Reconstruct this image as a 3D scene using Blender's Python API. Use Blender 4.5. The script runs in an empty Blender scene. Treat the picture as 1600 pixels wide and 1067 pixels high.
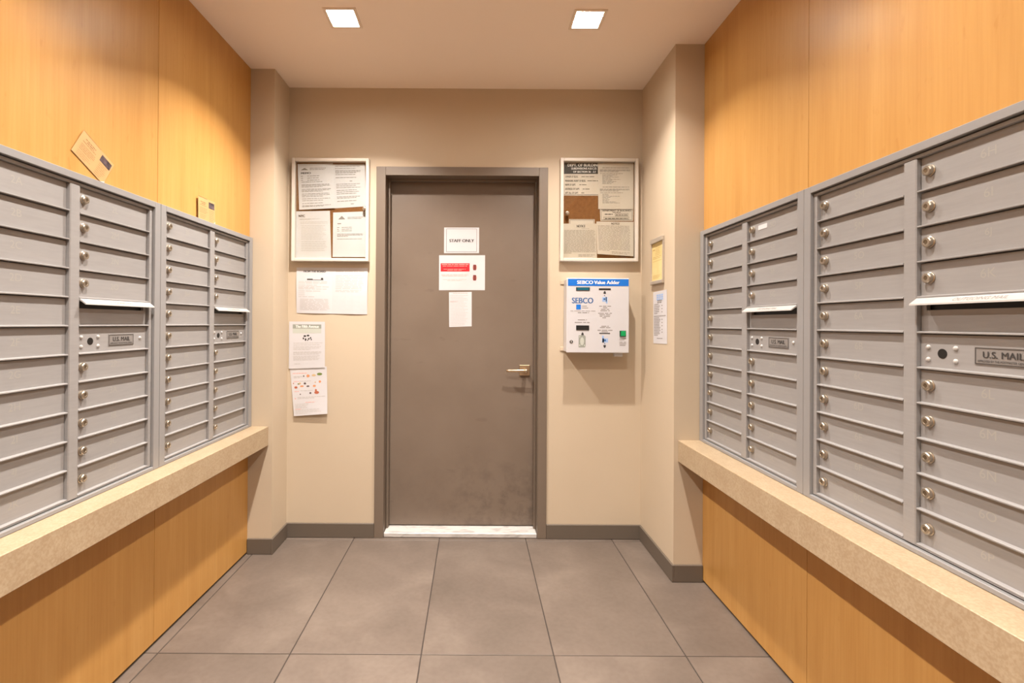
import bpy, bmesh, math, random
from mathutils import Matrix, Vector
random.seed(7)
S = bpy.context.scene
COL = S.collection
PI = math.pi

# ------------------------------------------------------------------ camera
H_EYE = 1.3311
cam_d = bpy.data.cameras.new('camera'); cam = bpy.data.objects.new('camera', cam_d); COL.objects.link(cam)
cam_d.sensor_fit = 'HORIZONTAL'; cam_d.sensor_width = 36.0; cam_d.lens = 765.0 / 1600 * 36
cam_d.shift_x = (800 - 739.64) / 1600; cam_d.shift_y = (501.92 - 533.5) / 1600
cam_d.clip_start = 0.02
_p, _r = 0.0038, 0.0062
_R = Vector((1, 0, 0)); _U = Vector((0, -math.sin(_p), math.cos(_p))); _F = Vector((0, math.cos(_p), math.sin(_p)))
_R2 = math.cos(_r) * _R + math.sin(_r) * _U; _U2 = -math.sin(_r) * _R + math.cos(_r) * _U
M = Matrix.Identity(4)
for i in range(3):
    M[i][0] = _R2[i]; M[i][1] = _U2[i]; M[i][2] = -_F[i]
M[2][3] = H_EYE
cam.matrix_world = M
S.camera = cam

# ------------------------------------------------------------------ view, world
S.view_settings.view_transform = 'Standard'; S.view_settings.look = 'None'
S.view_settings.gamma = 1.0; S.view_settings.use_curve_mapping = False
S.view_settings.exposure = -0.03
W = bpy.data.worlds.new('lobby_ambient'); S.world = W; W.use_nodes = True
WORLD_STRENGTH = 0.16
W.node_tree.nodes['Background'].inputs[0].default_value = (1.0, 0.90, 0.80, 1)
W.node_tree.nodes['Background'].inputs[1].default_value = WORLD_STRENGTH

# lamps of the room: (x, y, power factor); the lights themselves are made in the downlight builder
LAMP_POWER = 29.0
LAMP_COLOR = (1.0, 0.91, 0.82)
LAMP_SPREAD = math.radians(117)
LAMP_ROWS = (2.34, 1.20, 0.06, -1.08)
LAMP_X = (-0.633, 0.538)
LAMP_SIDE = (1.28, 0.76)
LAMP_ROW_F = (1.0, 0.7, 0.7, 0.7)

# ------------------------------------------------------------------ room numbers
DB = 3.04                      # back wall
H_C = 2.789                    # ceiling
XL, XR = -1.1522, 1.0434       # side faces of the two piers
DL, DR = 2.8159, 2.5411        # front faces of the piers
PL, PR = -1.2898, 1.1939       # wood panel faces at the piers
REAR = -1.9

class Frame:
    """Wall frame: local x to the right when facing the wall, local -y out of the wall, z up."""
    def __init__(s, ox, oy, rz): s.o = Vector((ox, oy, 0)); s.rz = rz
    def w(s, x, y, z):
        c, q = math.cos(s.rz), math.sin(s.rz)
        return Vector((s.o.x + c * x - q * y, s.o.y + q * x + c * y, z))
LEFT = Frame(PL, DL, PI / 2 - 0.0176)        # x = d - DL
RIGHT = Frame(PR, DR, -PI / 2 - 0.0057)      # x = DR - d
BACK = Frame(0, DB, 0)
LEAF_Y = 3.145
DOOR = Frame(0, LEAF_Y, 0)
PIER_R = Frame(XR, DB, -PI / 2)              # x = DB - d
def dscale(x, z):                            # a point seen on the back wall plane, moved to the door leaf plane
    k = LEAF_Y / DB
    return x * k, H_EYE + (z - H_EYE) * k

# ------------------------------------------------------------------ materials
def lin(c): return tuple((v / 12.92 if v <= 0.04045 else ((v + 0.055) / 1.055) ** 2.4) for v in c)
def rgb(r, g, b): return (*lin((r / 255, g / 255, b / 255)), 1)
def mat(name, col, rough=0.5, metal=0.0, spec=0.5):
    m = bpy.data.materials.new(name); m.use_nodes = True
    b = m.node_tree.nodes['Principled BSDF']
    b.inputs['Base Color'].default_value = col; b.inputs['Roughness'].default_value = rough
    b.inputs['Metallic'].default_value = metal; b.inputs['Specular IOR Level'].default_value = spec
    return m
def N(m, t, **kw):
    n = m.node_tree.nodes.new(t)
    for k, v in kw.items(): setattr(n, k, v)
    return n
def noise_color(m, stops, scale=(1, 1, 1), nscale=5, detail=4, rough=0.5, distort=0.0, per_object=True, bump=0.0, bump_scale=None, tint=0.0):
    """Colour ramp over stretched noise; every object gets its own offset."""
    L = m.node_tree.links; b = m.node_tree.nodes['Principled BSDF']
    tc = N(m, 'ShaderNodeTexCoord'); mp = N(m, 'ShaderNodeMapping'); mp.inputs['Scale'].default_value = scale
    L.new(tc.outputs['Object'], mp.inputs['Vector'])
    vec = mp.outputs[0]
    oi = None
    if per_object:
        oi = N(m, 'ShaderNodeObjectInfo'); mul = N(m, 'ShaderNodeMath', operation='MULTIPLY'); mul.inputs[1].default_value = 37.0
        add = N(m, 'ShaderNodeVectorMath', operation='ADD')
        L.new(oi.outputs['Random'], mul.inputs[0]); L.new(vec, add.inputs[0]); L.new(mul.outputs[0], add.inputs[1]); vec = add.outputs[0]
    nz = N(m, 'ShaderNodeTexNoise'); nz.inputs['Scale'].default_value = nscale; nz.inputs['Detail'].default_value = detail
    nz.inputs['Roughness'].default_value = rough; nz.inputs['Distortion'].default_value = distort
    L.new(vec, nz.inputs['Vector'])
    rp = N(m, 'ShaderNodeValToRGB')
    els = rp.color_ramp.elements
    while len(els) < len(stops): els.new(0.5)
    for e, (p, c) in zip(els, stops): e.position = p; e.color = c
    L.new(nz.outputs['Fac'], rp.inputs[0])
    out = rp.outputs[0]
    if tint and oi:
        mr = N(m, 'ShaderNodeMapRange'); mr.inputs[3].default_value = 1 - tint; mr.inputs[4].default_value = 1 + tint
        L.new(oi.outputs['Random'], mr.inputs[0])
        mx = N(m, 'ShaderNodeVectorMath', operation='SCALE'); L.new(out, mx.inputs[0]); L.new(mr.outputs[0], mx.inputs['Scale']); out = mx.outputs[0]
    L.new(out, b.inputs['Base Color'])
    if bump:
        n2 = N(m, 'ShaderNodeTexNoise'); n2.inputs['Scale'].default_value = bump_scale or nscale * 8; n2.inputs['Detail'].default_value = 3
        L.new(tc.outputs['Object'], n2.inputs['Vector'])
        bp = N(m, 'ShaderNodeBump'); bp.inputs['Strength'].default_value = bump; bp.inputs['Distance'].default_value = 0.001
        L.new(n2.outputs['Fac'], bp.inputs['Height']); L.new(bp.outputs[0], b.inputs['Normal'])
    return m, out
def overlay_noise(m, src, dark, lo, hi, scale, nscale, detail=3):
    """Multiply a second stretched noise (darker streaks, flecks) over a colour."""
    L = m.node_tree.links; b = m.node_tree.nodes['Principled BSDF']
    tc = N(m, 'ShaderNodeTexCoord'); mp = N(m, 'ShaderNodeMapping'); mp.inputs['Scale'].default_value = scale
    L.new(tc.outputs['Object'], mp.inputs['Vector'])
    nz = N(m, 'ShaderNodeTexNoise'); nz.inputs['Scale'].default_value = nscale; nz.inputs['Detail'].default_value = detail
    L.new(mp.outputs[0], nz.inputs['Vector'])
    rp = N(m, 'ShaderNodeValToRGB'); rp.color_ramp.elements[0].position = lo; rp.color_ramp.elements[0].color = dark
    rp.color_ramp.elements[1].position = hi; rp.color_ramp.elements[1].color = (1, 1, 1, 1)
    L.new(nz.outputs['Fac'], rp.inputs[0])
    mx = N(m, 'ShaderNodeMix', data_type='RGBA', blend_type='MULTIPLY'); mx.inputs[0].default_value = 1.0
    L.new(src, mx.inputs[6]); L.new(rp.outputs[0], mx.inputs[7]); L.new(mx.outputs[2], b.inputs['Base Color'])
    return mx.outputs[2]

WALL = mat('wall_paint', rgb(191, 175, 153), 0.7); noise_color(WALL, [(0.3, rgb(189, 173, 151)), (0.7, rgb(193, 177, 155))], nscale=2, bump=0.08, bump_scale=160, per_object=False)
CEIL = mat('ceiling_paint', rgb(240, 226, 212), 0.8)
WOOD = mat('maple_veneer', rgb(220, 160, 84), 0.38, spec=0.35)
_, _o = noise_color(WOOD, [(0.25, rgb(179, 132, 71)), (0.5, rgb(186, 140, 78)), (0.75, rgb(193, 148, 87))], scale=(9, 9, 0.7), nscale=1.6, detail=5, rough=0.55, distort=0.5, tint=0.03)
_o = overlay_noise(WOOD, _o, (0.96, 0.94, 0.91, 1), 0.40, 0.56, (60, 60, 1.5), 2.0)
_o = overlay_noise(WOOD, _o, (0.93, 0.89, 0.83, 1), 0.28, 0.36, (14, 14, 5), 3.0)
STONE = mat('limestone', rgb(214, 186, 146), 0.35)
_, _o = noise_color(STONE, [(0.3, rgb(166, 146, 120)), (0.5, rgb(171, 152, 126)), (0.7, rgb(177, 159, 133))], nscale=14, detail=6, rough=0.7, per_object=False)
_o = overlay_noise(STONE, _o, (0.88, 0.84, 0.79, 1), 0.40, 0.60, (1, 1, 1), 150, 3)
ALU = mat('anodised_aluminium', rgb(176, 171, 168), 0.45, 0.12)
noise_color(ALU, [(0.3, rgb(143, 141, 141)), (0.7, rgb(148, 146, 146))], scale=(3, 3, 30), nscale=4, detail=3, bump=0.03, bump_scale=300, tint=0.015)
ALU_TRIM = mat('aluminium_trim', rgb(143, 142, 143), 0.4, 0.15)
ALU_LIGHT = mat('bright_aluminium', rgb(186, 184, 182), 0.35, 0.15)
PLATE = mat('engraved_plate', rgb(136, 132, 130), 0.4, 0.2)
ENGRAVE = mat('engraved_number', rgb(155, 152, 147), 0.5, 0.12)
NICKEL = mat('nickel_lock', rgb(176, 166, 152), 0.3, 0.85)
BRONZE = mat('satin_nickel_lever', rgb(205, 180, 150), 0.3, 0.9)
BLACK = mat('black', rgb(18, 16, 15), 0.5)
INK = mat('black_ink', rgb(52, 48, 46), 0.8)
GREY_INK = mat('grey_ink', rgb(134, 128, 124), 0.8)
BODY_INK = mat('body_ink', rgb(104, 97, 91), 0.8)
PALE_INK = mat('pale_ink', rgb(178, 174, 171), 0.8)
RED_INK = mat('red_ink', rgb(226, 12, 30), 0.6)
PINK_INK = mat('pink_ink', rgb(226, 168, 160), 0.8)
BLUE = mat('blue_print', rgb(12, 106, 200), 0.4)
NAVY = mat('navy_print', rgb(38, 92, 150), 0.5)
SKYBLUE = mat('light_blue_print', rgb(150, 178, 220), 0.6)
WHITE_INK = mat('white_ink', rgb(240, 236, 232), 0.6)
PAPER = mat('white_paper', rgb(198, 196, 199), 0.75); noise_color(PAPER, [(0.3, rgb(195, 193, 196)), (0.7, rgb(201, 199, 202))], nscale=6)
CREAM = mat('cream_paper', rgb(200, 188, 174), 0.75); noise_color(CREAM, [(0.3, rgb(196, 184, 170)), (0.7, rgb(204, 192, 179))], nscale=6)
YELLOW = mat('yellow_certificate', rgb(216, 194, 134), 0.7); noise_color(YELLOW, [(0.3, rgb(208, 184, 118)), (0.7, rgb(222, 202, 146))], nscale=9)
KRAFT = mat('tan_card', rgb(190, 152, 102), 0.5)
WHITE_FRAME = mat('white_enamel_frame', rgb(206, 198, 189), 0.35)
WHITE_BOX = mat('white_enamel', rgb(197, 196, 200), 0.3)
CORK = mat('cork', rgb(120, 76, 32), 0.85); noise_color(CORK, [(0.3, rgb(112, 69, 27)), (0.7, rgb(128, 83, 38))], nscale=60, detail=5)
DOORP = mat('door_paint', rgb(116, 102, 90), 0.38)
_, _o = noise_color(DOORP, [(0.3, rgb(112, 98, 86)), (0.7, rgb(119, 105, 93))], nscale=3, per_object=False, bump=0.05, bump_scale=220)
_o = overlay_noise(DOORP, _o, (0.84, 0.83, 0.82, 1), 0.22, 0.33, (2.2, 1, 7), 3.2, 6)
def door_grime():
    m = DOORP; L = m.node_tree.links; b = m.node_tree.nodes['Principled BSDF']
    src = b.inputs['Base Color'].links[0].from_socket
    tc = N(m, 'ShaderNodeTexCoord'); sx = N(m, 'ShaderNodeSeparateXYZ'); L.new(tc.outputs['Object'], sx.inputs[0])
    mz = N(m, 'ShaderNodeMapRange', interpolation_type='SMOOTHSTEP'); mz.inputs[1].default_value = 0.62; mz.inputs[2].default_value = 0.12; L.new(sx.outputs['Z'], mz.inputs[0])
    mxr = N(m, 'ShaderNodeMapRange', interpolation_type='SMOOTHSTEP'); mxr.inputs[1].default_value = -0.35; mxr.inputs[2].default_value = 0.25; mxr.inputs[3].default_value = 0.25; L.new(sx.outputs['X'], mxr.inputs[0])
    nz = N(m, 'ShaderNodeTexNoise'); nz.inputs['Scale'].default_value = 9; nz.inputs['Detail'].default_value = 8; nz.inputs['Roughness'].default_value = 0.7; L.new(tc.outputs['Object'], nz.inputs['Vector'])
    rn = N(m, 'ShaderNodeMapRange'); rn.inputs[1].default_value = 0.46; rn.inputs[2].default_value = 0.78; L.new(nz.outputs['Fac'], rn.inputs[0])
    a = N(m, 'ShaderNodeMath', operation='MULTIPLY'); L.new(mz.outputs[0], a.inputs[0]); L.new(mxr.outputs[0], a.inputs[1])
    a2 = N(m, 'ShaderNodeMath', operation='MULTIPLY'); L.new(a.outputs[0], a2.inputs[0]); L.new(rn.outputs[0], a2.inputs[1])
    mx = N(m, 'ShaderNodeMix', data_type='RGBA', blend_type='MIX'); L.new(a2.outputs[0], mx.inputs[0]); L.new(src, mx.inputs[6]); mx.inputs[7].default_value = rgb(70, 60, 52); L.new(mx.outputs[2], b.inputs['Base Color'])
door_grime()
FRAMEP = mat('door_frame_paint', rgb(112, 99, 87), 0.4)
BASEP = mat('baseboard_vinyl', rgb(96, 86, 76), 0.5)
TILE = mat('porcelain_tile', rgb(140, 126, 115), 0.42, spec=0.4)
_, _o = noise_color(TILE, [(0.25, rgb(93, 83, 75)), (0.5, rgb(103, 92, 84)), (0.75, rgb(116, 105, 96))], nscale=3.2, detail=6, rough=0.6, distort=0.3, tint=0.06)
_o = overlay_noise(TILE, _o, (0.93, 0.92, 0.91, 1), 0.35, 0.60, (1, 1, 1), 45, 4)
GROUT = mat('grout', rgb(58, 50, 45), 0.9)
MARBLE = mat('white_marble', rgb(196, 191, 188), 0.3); noise_color(MARBLE, [(0.35, rgb(164, 160, 158)), (0.5, rgb(194, 190, 187)), (0.7, rgb(206, 201, 198))], scale=(1, 3, 3), nscale=9, detail=6, distort=1.2)
SILVER = mat('silver_frame', rgb(190, 180, 168), 0.35, 0.5)
TRIM_WHITE = mat('downlight_trim', rgb(226, 210, 192), 0.5)
GREEN = mat('green_button', rgb(0, 150, 84), 0.35)
DARK_GREEN = mat('dark_green_bezel', rgb(14, 66, 42), 0.4)
TEAL = mat('teal_display', rgb(20, 92, 112), 0.25)
GREY_PRINT = mat('grey_print', rgb(142, 146, 138), 0.6)
PALE_GREY = mat('pale_grey_print', rgb(184, 188, 180), 0.6)
BROWN_INK = mat('brown_print', rgb(138, 104, 66), 0.7)
OCHRE_INK = mat('ochre_print', rgb(176, 150, 92), 0.7)
DARK_PHOTO = mat('dark_photo', rgb(64, 52, 54), 0.4); noise_color(DARK_PHOTO, [(0.35, rgb(44, 38, 42)), (0.6, rgb(96, 80, 84))], nscale=60)
FOOD = {k: mat('print_' + k, c, 0.7) for k, c in dict(green=rgb(104, 122, 60), orange=rgb(206, 140, 96), rust=rgb(168, 92, 66), tan=rgb(196, 168, 128), dark=rgb(90, 76, 76)).items()}
GLASS = bpy.data.materials.new('clear_glass'); GLASS.use_nodes = True
_nt = GLASS.node_tree; _nt.nodes.remove(_nt.nodes['Principled BSDF'])
_tr = _nt.nodes.new('ShaderNodeBsdfTransparent'); _tr.inputs[0].default_value = (0.95, 0.96, 0.95, 1); _gl = _nt.nodes.new('ShaderNodeBsdfGlossy'); _gl.inputs['Roughness'].default_value = 0.03
_mx = _nt.nodes.new('ShaderNodeMixShader'); _mx.inputs[0].default_value = 0.045
_nt.links.new(_tr.outputs[0], _mx.inputs[1]); _nt.links.new(_gl.outputs[0], _mx.inputs[2]); _nt.links.new(_mx.outputs[0], _nt.nodes['Material Output'].inputs[0])
LENS = mat('frosted_lens', (1, 1, 1, 1), 0.5)
LENS.node_tree.nodes['Principled BSDF'].inputs['Emission Color'].default_value = (1, 0.95, 0.86, 1)
LENS.node_tree.nodes['Principled BSDF'].inputs['Emission Strength'].default_value = 130.0

# ------------------------------------------------------------------ mesh helpers
class MB:
    def __init__(s): s.v = []; s.f = []
    def add(s, vs, fs):
        n = len(s.v); s.v += [tuple(p) for p in vs]; s.f += [tuple(i + n for i in f) for f in fs]; return s
    def box(s, x0, x1, y0, y1, z0, z1, bev=0.0):
        if bev:
            bm = bmesh.new(); bmesh.ops.create_cube(bm, size=1)
            for q in bm.verts: q.co = Vector(((x0 + x1) / 2 + q.co.x * (x1 - x0), (y0 + y1) / 2 + q.co.y * (y1 - y0), (z0 + z1) / 2 + q.co.z * (z1 - z0)))
            bmesh.ops.bevel(bm, geom=bm.edges[:], offset=bev, segments=1, affect='EDGES')
            bm.verts.index_update()
            s.add([q.co[:] for q in bm.verts], [[q.index for q in f.verts] for f in bm.faces]); bm.free(); return s
        return s.add([(x0, y0, z0), (x1, y0, z0), (x1, y1, z0), (x0, y1, z0), (x0, y0, z1), (x1, y0, z1), (x1, y1, z1), (x0, y1, z1)],
                     [(0, 3, 2, 1), (4, 5, 6, 7), (0, 1, 5, 4), (1, 2, 6, 5), (2, 3, 7, 6), (3, 0, 4, 7)])
    def extrude_x(s, prof, x0, x1):
        """prof: (y, z) loop."""
        n = len(prof)
        return s.add([(x0, y, z) for y, z in prof] + [(x1, y, z) for y, z in prof],
                     [tuple(range(n - 1, -1, -1)), tuple(range(n, 2 * n))] + [(i, (i + 1) % n, n + (i + 1) % n, n + i) for i in range(n)])
    def lathe_y(s, cx, cz, prof, seg=16, flat=None):
        """Turned about the local y axis: prof is a list of (radius, y); closed by end caps."""
        vs = []; fs = []
        for r, y in prof:
            for k in range(seg): vs.append((cx + r * math.cos(2 * PI * k / seg), y, cz + r * math.sin(2 * PI * k / seg)))
        for j in range(len(prof) - 1):
            for k in range(seg): fs.append((j * seg + k, j * seg + (k + 1) % seg, (j + 1) * seg + (k + 1) % seg, (j + 1) * seg + k))
        fs.append(tuple(range(seg - 1, -1, -1))); fs.append(tuple((len(prof) - 1) * seg + k for k in range(seg)))
        return s.add(vs, fs)
    def build(s, name, m, parent=None, loc=None, rz=0.0, smooth=False):
        me = bpy.data.meshes.new(name); me.from_pydata(s.v, [], s.f)
        bm = bmesh.new(); bm.from_mesh(me); bmesh.ops.recalc_face_normals(bm, faces=bm.faces[:]); bm.to_mesh(me); bm.free()
        me.materials.append(m)
        if smooth:
            for p in me.polygons: p.use_smooth = True
        return link(name, me, parent, loc, rz)
def link(name, me, parent=None, loc=None, rz=0.0):
    o = bpy.data.objects.new(name, me); COL.objects.link(o)
    if loc is not None: o.location = loc
    o.rotation_euler.z = rz
    if parent: o.parent = parent
    return o
def tag(o, label, cat, group=None):
    o['label'] = label; o['category'] = cat
    if group: o['group'] = group
    return o
def thing(name, label, cat, loc=(0, 0, 0), rz=0.0, group=None):
    return tag(link(name, None, None, loc, rz), label, cat, group)
def struct(o): o['kind'] = 'structure'; return o

_text_cache = {}
def text_geo(s, bold=0.0):
    """Vertices in a unit box (0..1, 0..1) plus the true aspect, and faces, of a filled flat text."""
    k = s
    if k not in _text_cache:
        cu = bpy.data.curves.new('t', 'FONT'); cu.body = s; cu.resolution_u = 4
        ob = bpy.data.objects.new('t', cu); me = bpy.data.meshes.new_from_object(ob)
        vs = [v.co.copy() for v in me.vertices]; fs = [tuple(p.vertices) for p in me.polygons]
        bpy.data.objects.remove(ob); bpy.data.curves.remove(cu); bpy.data.meshes.remove(me)
        x0 = min(v.x for v in vs); x1 = max(v.x for v in vs); y0 = min(v.y for v in vs); y1 = max(v.y for v in vs)
        _text_cache[k] = ([((v.x - x0) / (x1 - x0), (v.y - y0) / (y1 - y0)) for v in vs], fs, (x1 - x0) / (y1 - y0))
    return _text_cache[k]

class Surf:
    """A flat or gently bulged sheet: four corners (x, z) in a wall frame, u to the right, v downward."""
    def __init__(s, tl, tr, bl, br, off=0.0015, bulge=None):
        s.c = (tl, tr, bl, br); s.off = off; s.bulge = bulge or (lambda u, v: 0.0)
        s.ctr = tuple(sum(q[i] for q in s.c) / 4 for i in (0, 1))
    def p(s, u, v, out=0.0):
        tl, tr, bl, br = s.c
        x = (1 - v) * ((1 - u) * tl[0] + u * tr[0]) + v * ((1 - u) * bl[0] + u * br[0])
        z = (1 - v) * ((1 - u) * tl[1] + u * tr[1]) + v * ((1 - u) * bl[1] + u * br[1])
        return (x - s.ctr[0], -(s.off + s.bulge(u, v) + out), z - s.ctr[1])
    def rect(s, mb, u0, u1, v0, v1, out=0.0004): 
        return mb.add([s.p(u0, v1, out), s.p(u1, v1, out), s.p(u1, v0, out), s.p(u0, v0, out)], [(0, 1, 2, 3)])
    def poly(s, mb, pts, out=0.0006): return mb.add([s.p(u, v, out) for u, v in pts], [tuple(range(len(pts)))])
    def disc(s, mb, u, v, ru, rv, out=0.0006, n=14): return s.poly(mb, [(u + ru * math.cos(2 * PI * k / n), v + rv * math.sin(2 * PI * k / n)) for k in range(n)], out)
    def text(s, mb, st, u0, u1, v0, v1, bold=0.0, out=0.0006):
        vs, fs, _ = text_geo(st)
        k = bold / max(1, len(st))          # thickening: copies a hair to each side, each on its own level
        for i, dx in enumerate((-k, 0.0, k) if bold else (0.0,)):
            mb.add([s.p(u0 + (a + dx) * (u1 - u0), v1 + b * (v0 - v1), out + i * 0.00006) for a, b in vs], fs)
        return mb
    def lines(s, mb, u0, u1, v0, v1, n, h, last=0.6, rag=0.1, rng=None, out=0.0005):
        """Body copy too small to read: rows of word-long dashes."""
        rng = rng or random
        for i in range(n):
            v = v0 + (v1 - v0) * (i / max(1, n - 1)); u = u0
            end = u1 - (rng.random() * rag * (u1 - u0)) if i < n - 1 else u0 + (u1 - u0) * last
            while u < end - 0.01:
                e = min(end, u + (0.04 + 0.09 * rng.random()))
                s.rect(mb, u, e, v - h / 2, v + h / 2, out); u = e + 0.014
        return mb
    def border(s, mb, u0, u1, v0, v1, t, tv=None, out=0.0005):
        tv = tv or t
        s.rect(mb, u0, u1, v0, v0 + tv, out); s.rect(mb, u0, u1, v1 - tv, v1, out); s.rect(mb, u0, u0 + t, v0 + tv, v1 - tv, out); s.rect(mb, u1 - t, u1, v0 + tv, v1 - tv, out); return mb
    def sheet(s, name, m, frame, label, cat, group=None, thick=0.0005, n=6):
        mb = MB(); vs = []; fs = []
        for k, d in ((0, 0.0), (1, -thick)):
            for j in range(n + 1):
                for i in range(n + 1): vs.append(s.p(i / n, j / n, d))
        q = (n + 1) ** 2
        for j in range(n):
            for i in range(n):
                a = j * (n + 1) + i; fs.append((a, a + n + 1, a + n + 2, a + 1)); fs.append((q + a, q + a + 1, q + a + n + 2, q + a + n + 1))
        ring = [i for i in range(n)] + [j * (n + 1) + n for j in range(n)] + [n * (n + 1) + n - i for i in range(n)] + [(n - j) * (n + 1) for j in range(n)]
        for i in range(len(ring)):
            a, b = ring[i], ring[(i + 1) % len(ring)]; fs.append((a, b, q + b, q + a))
        mb.add(vs, fs)
        s.o = mb.build(name, m, None, frame.w(s.ctr[0], 0, s.ctr[1]), frame.rz, smooth=False)
        return tag(s.o, label, cat, group)
    def ink(s, name, m, fn):
        mb = MB(); fn(mb); o = mb.build(name, m, s.o)
        if name in ('printed_text', 'red_text', 'white_lettering'): o['kind'] = 'stuff'
        return o

# ================================================================== STRUCTURE
def wall_mesh(name, m, boxes, frame=None, loc=None):
    mb = MB()
    for b in boxes: mb.box(*b)
    return struct(mb.build(name, m, None, frame.o if frame else loc, frame.rz if frame else 0))
# floor slab (grout level) with every tile a part
floor = struct(MB().box(-1.55, 1.45, REAR, 3.3, -0.10, -0.003).build('floor', GROUT))
TX = [-1.258, -0.727, -0.201, 0.331, 0.862]; TY = [3.0, 1.97, 0.94, -0.09, -1.12]
def panel_x_left(d): return PL + -0.0176 * (DL - d)
xs = [-1.42] + TX + [1.33]; ys = [3.26] + TY + [REAR]
for i in range(len(xs) - 1):
    for j in range(len(ys) - 1):
        x0, x1, y1, y0 = xs[i] + 0.0024, xs[i + 1] - 0.0024, ys[j] - 0.002, ys[j + 1] + 0.002
        cx, cy = (x0 + x1) / 2, (y0 + y1) / 2
        h = random.uniform(-0.0003, 0.0003)
        MB().box(x0 - cx, x1 - cx, y0 - cy, y1 - cy, -0.006, h, bev=0.0012).build('tile', TILE, floor, (cx, cy, 0))

# ceiling with square openings for the downlights
AP = 0.0635
mb = MB()
cxs = sorted([-1.55, 1.45] + [x + s * AP for x in LAMP_X for s in (-1, 1)]); cys = sorted([REAR, 3.3] + [y + s * AP for y in LAMP_ROWS for s in (-1, 1)])
for i in range(len(cxs) - 1):
    for j in range(len(cys) - 1):
        mx_, my_ = (cxs[i] + cxs[i + 1]) / 2, (cys[j] + cys[j + 1]) / 2
        if any(abs(mx_ - x) < AP for x in LAMP_X) and any(abs(my_ - y) < AP for y in LAMP_ROWS): continue
        mb.add([(cxs[i], cys[j], H_C), (cxs[i + 1], cys[j], H_C), (cxs[i + 1], cys[j + 1], H_C), (cxs[i], cys[j + 1], H_C)], [(0, 1, 2, 3)])
mb.box(-1.55, 1.45, REAR, 3.3, H_C + 0.06, H_C + 0.16)
struct(mb.build('ceiling', CEIL))

# back wall with the door opening, piers, side walls
OX0, OX1, OZ = -0.598, 0.450, 2.292
wall_mesh('wall_back', WALL, [(XL, OX0, 0, 0.16, 0, H_C), (OX1, XR, 0, 0.16, 0, H_C), (OX0, OX1, 0, 0.16, OZ, H_C), (OX0, OX1, 0.155, 0.16, 0, OZ)], BACK)
struct(MB().box(-1.55, XL, DL, 3.2, 0, H_C).build('wall_left_pier', WALL))
struct(MB().box(XR, 1.45, DR, 3.2, 0, H_C).build('wall_right_pier', WALL))
LEN_L, LEN_R = DL - REAR, DR - REAR
wall_left = wall_mesh('wall_left', BLACK, [(-LEN_L, -0.0005, 0.020, 0.12, 0, H_C)], LEFT)
wall_right = wall_mesh('wall_right', BLACK, [(0.0005, LEN_R, 0.020, 0.12, 0, H_C)], RIGHT)

# wood veneer panels, each a part of its wall
SH_T, SH_B = 0.731, 0.622
BOX_T = 1.8125
UW_NEAR_ = 0.828
def panels(wall, edges, sign):
    for a, b in zip(edges[:-1], edges[1:]):
        x0, x1 = sorted((a, b)); x0 += 0.001; x1 -= 0.001; cx = (x0 + x1) / 2
        for z0, z1 in ((0.013, SH_B + 0.02), (BOX_T - 0.01, H_C)):
            MB().box(x0 - cx, x1 - cx, 0, 0.018, z0, z1, bev=0.0008).build('wood_panel', WOOD, wall, (cx, 0, 0))
SEAM_L, SEAM_R = 2.014, 1.741
panels(wall_left, [0, SEAM_L - DL] + [SEAM_L - DL - 0.8 * k for k in (1, 2, 3, 4)] + [-LEN_L], -1)
for wall_, xa, xb in ((wall_left, -LEN_L + 0.001, 2.008 - 0.822 - 0.003 - DL), (wall_right, DR - 1.735 + UW_NEAR_ + 0.003, LEN_R - 0.001)):   # plain panel beyond the near mailbox units
    MB().box(-(xb - xa) / 2, (xb - xa) / 2, 0, 0.018, SH_T + 0.002, BOX_T - 0.012, bev=0.0008).build('wood_panel', WOOD, wall_, ((xa + xb) / 2, 0, 0))
panels(wall_right, [0, DR - SEAM_R] + [DR - SEAM_R + 0.8 * k for k in (1, 2, 3, 4)] + [LEN_R], 1)

# baseboards
BH, BT = 0.089, 0.012
def bb(name, x0, x1, y0, y1): struct(MB().box(x0, x1, y0, y1, 0.001, BH, bev=0.002).build(name, BASEP))
bb('baseboard_back_left', XL, -0.6075, DB - BT, DB); bb('baseboard_back_right', 0.4585, XR, DB - BT, DB)
bb('baseboard_left_pier_side', XL, XL + BT, DL - BT, DB - BT); bb('baseboard_right_pier_side', XR - BT, XR, DR - BT, DB - BT)
bb('baseboard_left_pier_front', PL + 0.002, XL, DL - BT, DL); bb('baseboard_right_pier_front', XR, PR - 0.002, DR - BT, DR)

# ------------------------------------------------------------------ door
door = struct(link('door_1', None, None, (0, DB, 0)))
FX0, FX1, FZ = -0.6065, 0.4578, 2.2985      # frame, outside
IX0, IX1, IZ = -0.549, 0.4025, 2.245        # frame, inside of the face
SX0, SX1, SZ = -0.533, 0.389, 2.231         # stop
mb = MB()
for (a, b, c, d, y0, y1) in ((FX0, IX0, IX1, FX1, -0.010, 0.150), (IX0, SX0, SX1, IX1, 0.066, 0.100)):
    mb.box(a, b, y0, y1, 0.001, FZ if y0 < 0 else IZ, bev=0.0015); mb.box(c, d, y0, y1, 0.001, FZ if y0 < 0 else IZ, bev=0.0015)
mb.box(IX0, IX1, -0.010, 0.150, IZ, FZ, bev=0.0015); mb.box(SX0, SX1, 0.066, 0.100, SZ, IZ, bev=0.0015)
mb.build('door_frame', FRAMEP, door)
leaf = MB().box(IX0 + 0.004, IX1 - 0.004, 0.105, 0.150, 0.036, IZ - 0.004, bev=0.002).build('door_leaf', DOORP, door)
MB().box(IX0 + 0.001, IX1 - 0.001, -0.004, 0.150, 0.001, 0.030, bev=0.004).build('threshold', MARBLE, door)
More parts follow.
